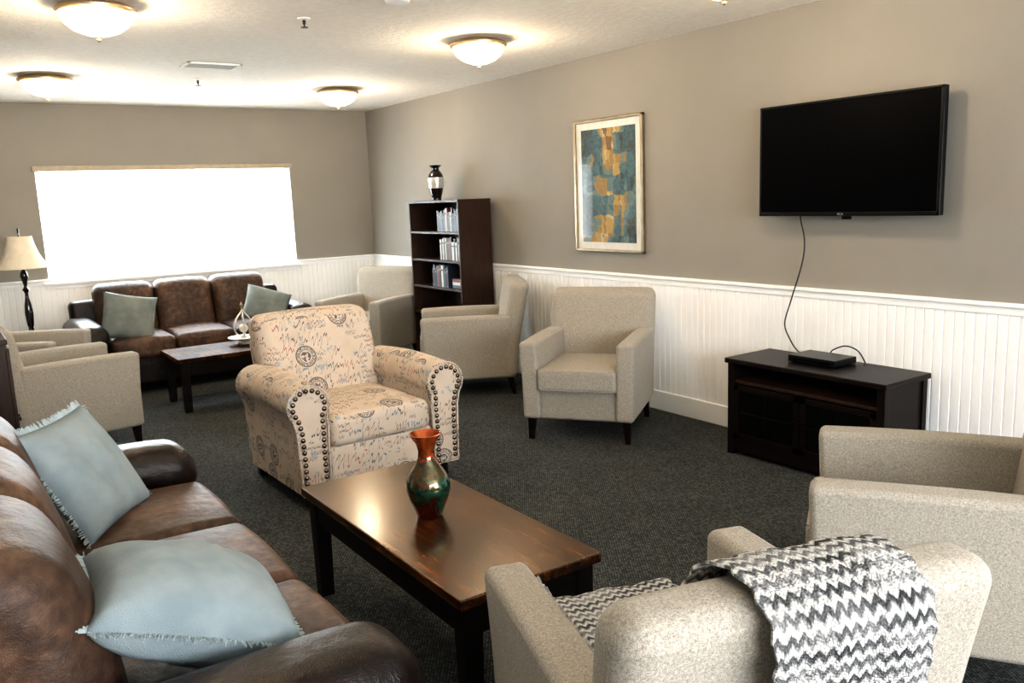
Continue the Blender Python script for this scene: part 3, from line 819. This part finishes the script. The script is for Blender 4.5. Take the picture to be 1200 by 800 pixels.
# ------------------------------------------------------------ TV
tv = thing('television', 'large black flat screen television mounted on the wall', 'television', (4.10, 2.77, 1.385))
TW, TH = .545, .625
obj('tv_casing', [bx(-.005, .035, -TW, TW, 0, TH, .006, 2), bx(-.012, -.004, -TW, TW, 0, .022, .003), bx(-.012, -.004, -TW, TW, TH-.014, TH, .003), bx(-.012, -.004, -TW, -TW+.014, 0, TH, .003), bx(-.012, -.004, TW-.014, TW, 0, TH, .003)], M['black'], tv)
obj('tv_screen', [bx(-.008, -.003, -TW+.013, TW-.013, .021, TH-.013, .001)], M['screen'], tv)
obj('wall_mount', [bx(.035, .07, -.2, .2, .15, .45), bx(.07, .098, -.28, .28, .2, .4), bx(.03, .05, -.03, .02, -.02, .1)], M['black'], tv)
tc = bpy.data.curves.new('logo', 'FONT'); tc.body = 'RCA'; tc.size = .018; tc.extrude = .0005; tc.align_x = 'CENTER'
to = bpy.data.objects.new('logo_tmp', tc); COL.objects.link(to)
dg = bpy.context.evaluated_depsgraph_get(); me = bpy.data.meshes.new_from_object(to.evaluated_get(dg))
bpy.data.objects.remove(to)
lo = bpy.data.objects.new('logo', me); COL.objects.link(lo); me.materials.clear(); me.materials.append(M['logo'])
lo.parent = tv; lo.location = (-.0125, 0, .005); lo.rotation_euler = (pi/2, 0, -pi/2)
cb = obj('power_cable', [tube(cat([(4.175, 3.08, 1.45), (4.165, 3.08, 1.37), (4.15, 3.04, 1.25), (4.15, 3.05, 1.12), (4.15, 3.12, .90), (4.15, 3.165, .75), (4.15, 3.13, .66), (4.12, 3.05, .60), (4.10, 2.98, .588), (4.09, 2.965, .588)], 8), .0042, 8)], M['cable'])
tag(cb, 'thin black cable hanging from television down the wall', 'cable')

# ------------------------------------------------------------ media stand
ms = thing('tv_stand', 'espresso wood media stand with paned glass doors', 'tv stand', (3.965, 2.77, 0))
E = M['espresso']; dx_, dy_ = .205, .51; sh = .58
obj('top', [bx(-dx_-.012, dx_-.01, -dy_, dy_, sh-.03, sh, .006, 2)], E, ms)
for s in (-1, 1):
    obj('side_panel', [bx(-dx_+.01, dx_-.02, s*(dy_-.035)-.012, s*(dy_-.035)+.012, .03, sh-.03), bx(-dx_+.005, -dx_+.05, s*(dy_-.035)-.022, s*(dy_-.035)+.022, 0, sh-.03), bx(dx_-.06, dx_-.02, s*(dy_-.035)-.022, s*(dy_-.035)+.022, 0, sh-.03)], E, ms)
obj('back_panel', [bx(dx_-.035, dx_-.025, -dy_+.05, dy_-.05, .03, sh-.03)], M['bookwood'], ms)
obj('shelf', [bx(-dx_+.02, dx_-.04, -dy_+.05, dy_-.05, .43, .45)], M['bookwood'], ms)
obj('shelf', [bx(-dx_+.03, dx_-.04, -dy_+.05, dy_-.05, .07, .10)], E, ms)
obj('apron', [bx(-dx_+.01, -dx_+.03, -dy_+.05, dy_-.05, .025, .10)], E, ms)
for s in (-1, 1):
    a, b = (-.455, -.003) if s < 0 else (.003, .455)
    d = obj('door', [bx(-dx_+.005, -dx_+.022, a, a+.035, .10, .425), bx(-dx_+.005, -dx_+.022, b-.035, b, .10, .425), bx(-dx_+.005, -dx_+.022, a, b, .10, .135), bx(-dx_+.005, -dx_+.022, a, b, .39, .425),
         bx(-dx_+.0105, -dx_+.018, (a+b)/2-.005, (a+b)/2+.005, .135, .39), bx(-dx_+.0105, -dx_+.018, a, b, .257, .267)], E, ms)
    obj('glass_pane', [bx(-dx_+.0115, -dx_+.0145, a+.03, b-.03, .13, .395, .0005)], M['glass'], d, 'dark glass door pane')
    obj('knob', [xf(lathe([(.006, 0), (.006, .01), (.011, .014), (.010, .022), (0, .025)], 12), lambda x, y, z, k=(b-.02 if s < 0 else a+.02): (-dx_+.005-z, k+x, .28+y))], M['knob'], d)
cbx = thing('cable_box', 'flat black cable box on the media stand', 'set top box', (4.0, 2.80, .58))
obj('box_body', [rb((.20, .30, .038), (0, 0, .023), .005, (1, 1, 1), 2), bx(-.08, -.06, -.13, -.11, 0, .006), bx(-.08, -.06, .11, .13, 0, .006), bx(.06, .08, -.13, -.11, 0, .006), bx(.06, .08, .11, .13, 0, .006)], M['black'], cbx)
obj('front_strip', [bx(-.1015, -.099, -.12, .12, .016, .028, .0005)], M['screen'], cbx)
c2 = obj('coaxial_cable', [tube(cat([(4.105, 2.82, .60), (4.125, 2.82, .63), (4.125, 2.74, .665), (4.12, 2.66, .65), (4.11, 2.61, .60), (4.10, 2.60, .588), (4.08, 2.59, .586)], 8), .004, 8)], M['cable'])
tag(c2, 'short black cable looped behind the cable box', 'cable')

# ------------------------------------------------------------ picture
pc = thing('picture_frame', 'framed abstract teal and gold painting with white mat', 'picture', (4.2, 4.78, 1.118))
pw, ph = .38, .985
fw = .022
obj('frame', [bx(-.03, -.001, -pw, pw, 0, fw, .005, 2), bx(-.03, -.001, -pw, pw, ph-fw, ph, .005, 2), bx(-.03, -.001, -pw, -pw+fw, 0, ph, .005, 2), bx(-.03, -.001, pw-fw, pw, 0, ph, .005, 2)], M['gold'], pc)
obj('mat_board', [bx(-.014, -.008, -pw+.02, pw-.02, .02, ph-.02, .0005)], M['mat'], pc)
obj('painting', [bx(-.0155, -.0135, -pw+.080, pw-.080, .074, ph-.074, .0003)], M['art'], pc)

# ------------------------------------------------------------ ceiling lights etc.
lampd = bpy.data.lights.new('bulb', 'POINT'); lampd.energy = 50; lampd.color = (1, .83, .61); lampd.shadow_soft_size = .09
def clight(loc):
    c = thing('ceiling_light', 'brass rimmed flush mount ceiling light with glowing glass bowl', 'ceiling light', loc, group='flush mount ceiling lights')
    obj('rim', [lathe([(.10, 0), (.13, 0), (.15, -.010), (.175, -.018), (.186, -.028), (.184, -.038), (.170, -.044), (.163, -.040), (.10, -.025)], 48)], M['brass'], c)
    obj('glass_bowl', [lathe([(.165, -.038), (.163, -.062), (.145, -.095), (.108, -.124), (.055, -.144), (0, -.150)], 40)], M['dome'], c, 'glowing alabaster glass bowl')
    obj('finial', [lathe([(0, -.146), (.014, -.148), (.016, -.154), (.009, -.160), (.011, -.168), (.006, -.176), (0, -.180)], 16)], M['brass'], c)
    b = bpy.data.objects.new('light_bulb', lampd); COL.objects.link(b); b.parent = c; b.location = (0, 0, -.115)
    return c
cl = clight((3.07, 4.74, H))
for p in ((.81, 4.66), (.85, 7.15), (3.15, 7.2), (3.12, 2.74), (.82, 2.3)): dup(cl, (p[0], p[1], H))
sp = thing('sprinkler', 'small white and chrome ceiling fire sprinkler', 'sprinkler', (1.83, 4.56, H), group='ceiling sprinklers')
obj('escutcheon', [lathe([(0, 0), (.035, 0), (.033, -.006), (.012, -.01), (0, -.01)], 20)], M['white'], sp)
obj('sprinkler_head', [lathe([(0, -.008), (.009, -.01), (.008, -.03), (.004, -.035), (.004, -.045), (.020, -.047), (.020, -.050), (0, -.051)], 16)], M['knob'], sp)
dup(sp, (1.89, 6.98, H))
sd = thing('smoke_detector', 'round white smoke detector on the ceiling', 'smoke detector', (2.05, 3.88, H))
obj('detector_body', [lathe([(0, 0), (.065, 0), (.065, -.02), (.055, -.036), (.03, -.042), (0, -.042)], 28)], M['white'], sd)
vt = thing('air_vent', 'rectangular louvered ceiling air vent', 'vent', (1.80, 6.27, H))
lv = [bx(-.19, .19, -.11, -.085, -.012, 0), bx(-.19, .19, .085, .11, -.012, 0), bx(-.19, -.165, -.11, .11, -.012, 0), bx(.165, .19, -.11, .11, -.012, 0)]
obj('vent_frame', lv, M['white'], vt)
obj('louvers', [xf(rb((.33, .024, .002), (0, 0, 0), .0008, (1, 1, 1), 1), lambda x, y, z, k=k: (x, y+k, z-.006-y*.35)) for k in [-.075+.030*i for i in range(6)]], M['vent'], vt)

# ------------------------------------------------------------ end table + lamp
et = thing('end_table', 'dark wood end table beside the leather sofa', 'table', (.60, 8.33, 0))
obj('table_top', [bx(-.23, .23, -.23, .23, .50, .53, .005, 2)], M['tabletop2'], et)
obj('shelf', [bx(-.2, .2, -.2, .2, .15, .17)], M['espresso'], et)
for sx in (-1, 1):
    for sy in (-1, 1): obj('leg', [bx(sx*.195-.022, sx*.195+.022, sy*.195-.022, sy*.195+.022, 0, .50)], M['espresso'], et)
lm = thing('table_lamp', 'black turned table lamp with cream bell shade', 'lamp', (.63, 8.3, .53))
obj('lamp_base', [lathe([(0, 0), (.085, 0), (.088, .012), (.06, .025), (.025, .045), (.018, .07), (.026, .09), (.030, .13), (.034, .20), (.028, .27), (.016, .33), (.013, .37), (.022, .39), (.030, .40), (.018, .415), (.012, .43), (.02, .47), (.032, .51), (.028, .545), (.012, .57), (.008, .60), (0, .60)], 24)], M['gloss_black'], lm)
obj('pole', [tube([(0, 0, .59), (0, 0, .90)], .005, 8)], M['gloss_black'], lm)
shp = [(.205, .585), (.202, .60), (.165, .65), (.135, .71), (.112, .78), (.098, .85), (.100, .855)]
obj('lamp_shade', [lathe(shp+[(a-.003, b) for a, b in shp[::-1]], 40)], M['shade'], lm)
obj('finial', [lathe([(0, .88), (.01, .885), (.006, .90), (.012, .915), (0, .93)], 12)], M['gloss_black'], lm)

# dark cabinet beyond near sofa
cab = thing('cabinet', 'dark brown wooden cabinet beside the armchair', 'cabinet', (.03, 4.85, 0))
obj('body', [bx(-.20, .20, -.25, .25, .05, .96, .004), bx(-.18, .18, -.23, .23, 0, .05)], M['bookwood'], cab)
obj('top', [bx(-.215, .212, -.265, .265, .96, .985, .005, 2)], M['bookwood'], cab)
for a, b in ((-.245, -.004), (.004, .245)):
    d = obj('door', [bx(.20, .216, a, b, .08, .94)], M['bookwood'], cab)
    obj('knob', [xf(lathe([(.006, 0), (.006, .01), (.012, .014), (.010, .022), (0, .025)], 12), lambda x, y, z, k=(b-.03 if a < -.1 else a+.03): (.216+z, k+x, .55+y))], M['knob'], d)

# ------------------------------------------------------------ world, camera
wd = bpy.data.worlds.new('World'); S.world = wd; wd.use_nodes = True
wd.node_tree.nodes['Background'].inputs[0].default_value = (.8, .9, 1, 1)
wd.node_tree.nodes['Background'].inputs[1].default_value = .3
cd = bpy.data.cameras.new('Camera'); cam = bpy.data.objects.new('Camera', cd); COL.objects.link(cam)
cd.sensor_width = 36; cd.lens = 981/1200*36; cd.clip_start = .05
Y_ = Vector((-.5696, -.1186, .8134)).normalized(); X_ = Vector((.8210, -.1287, .5562)); X_ = (X_-Y_*X_.dot(Y_)).normalized(); Z_ = X_.cross(Y_)
right = Vector((X_[0], Y_[0], Z_[0])); up = -Vector((X_[1], Y_[1], Z_[1])); fwd = Vector((X_[2], Y_[2], Z_[2]))
m = Matrix((right, up, -fwd)).transposed().to_4x4(); m.translation = Vector((0, 0, 1.56))
cam.matrix_world = m
S.camera = cam
S.view_settings.view_transform = 'Standard'
try: S.view_settings.look = 'Medium High Contrast'
except Exception as e: print('look', e)
S.view_settings.exposure = 0
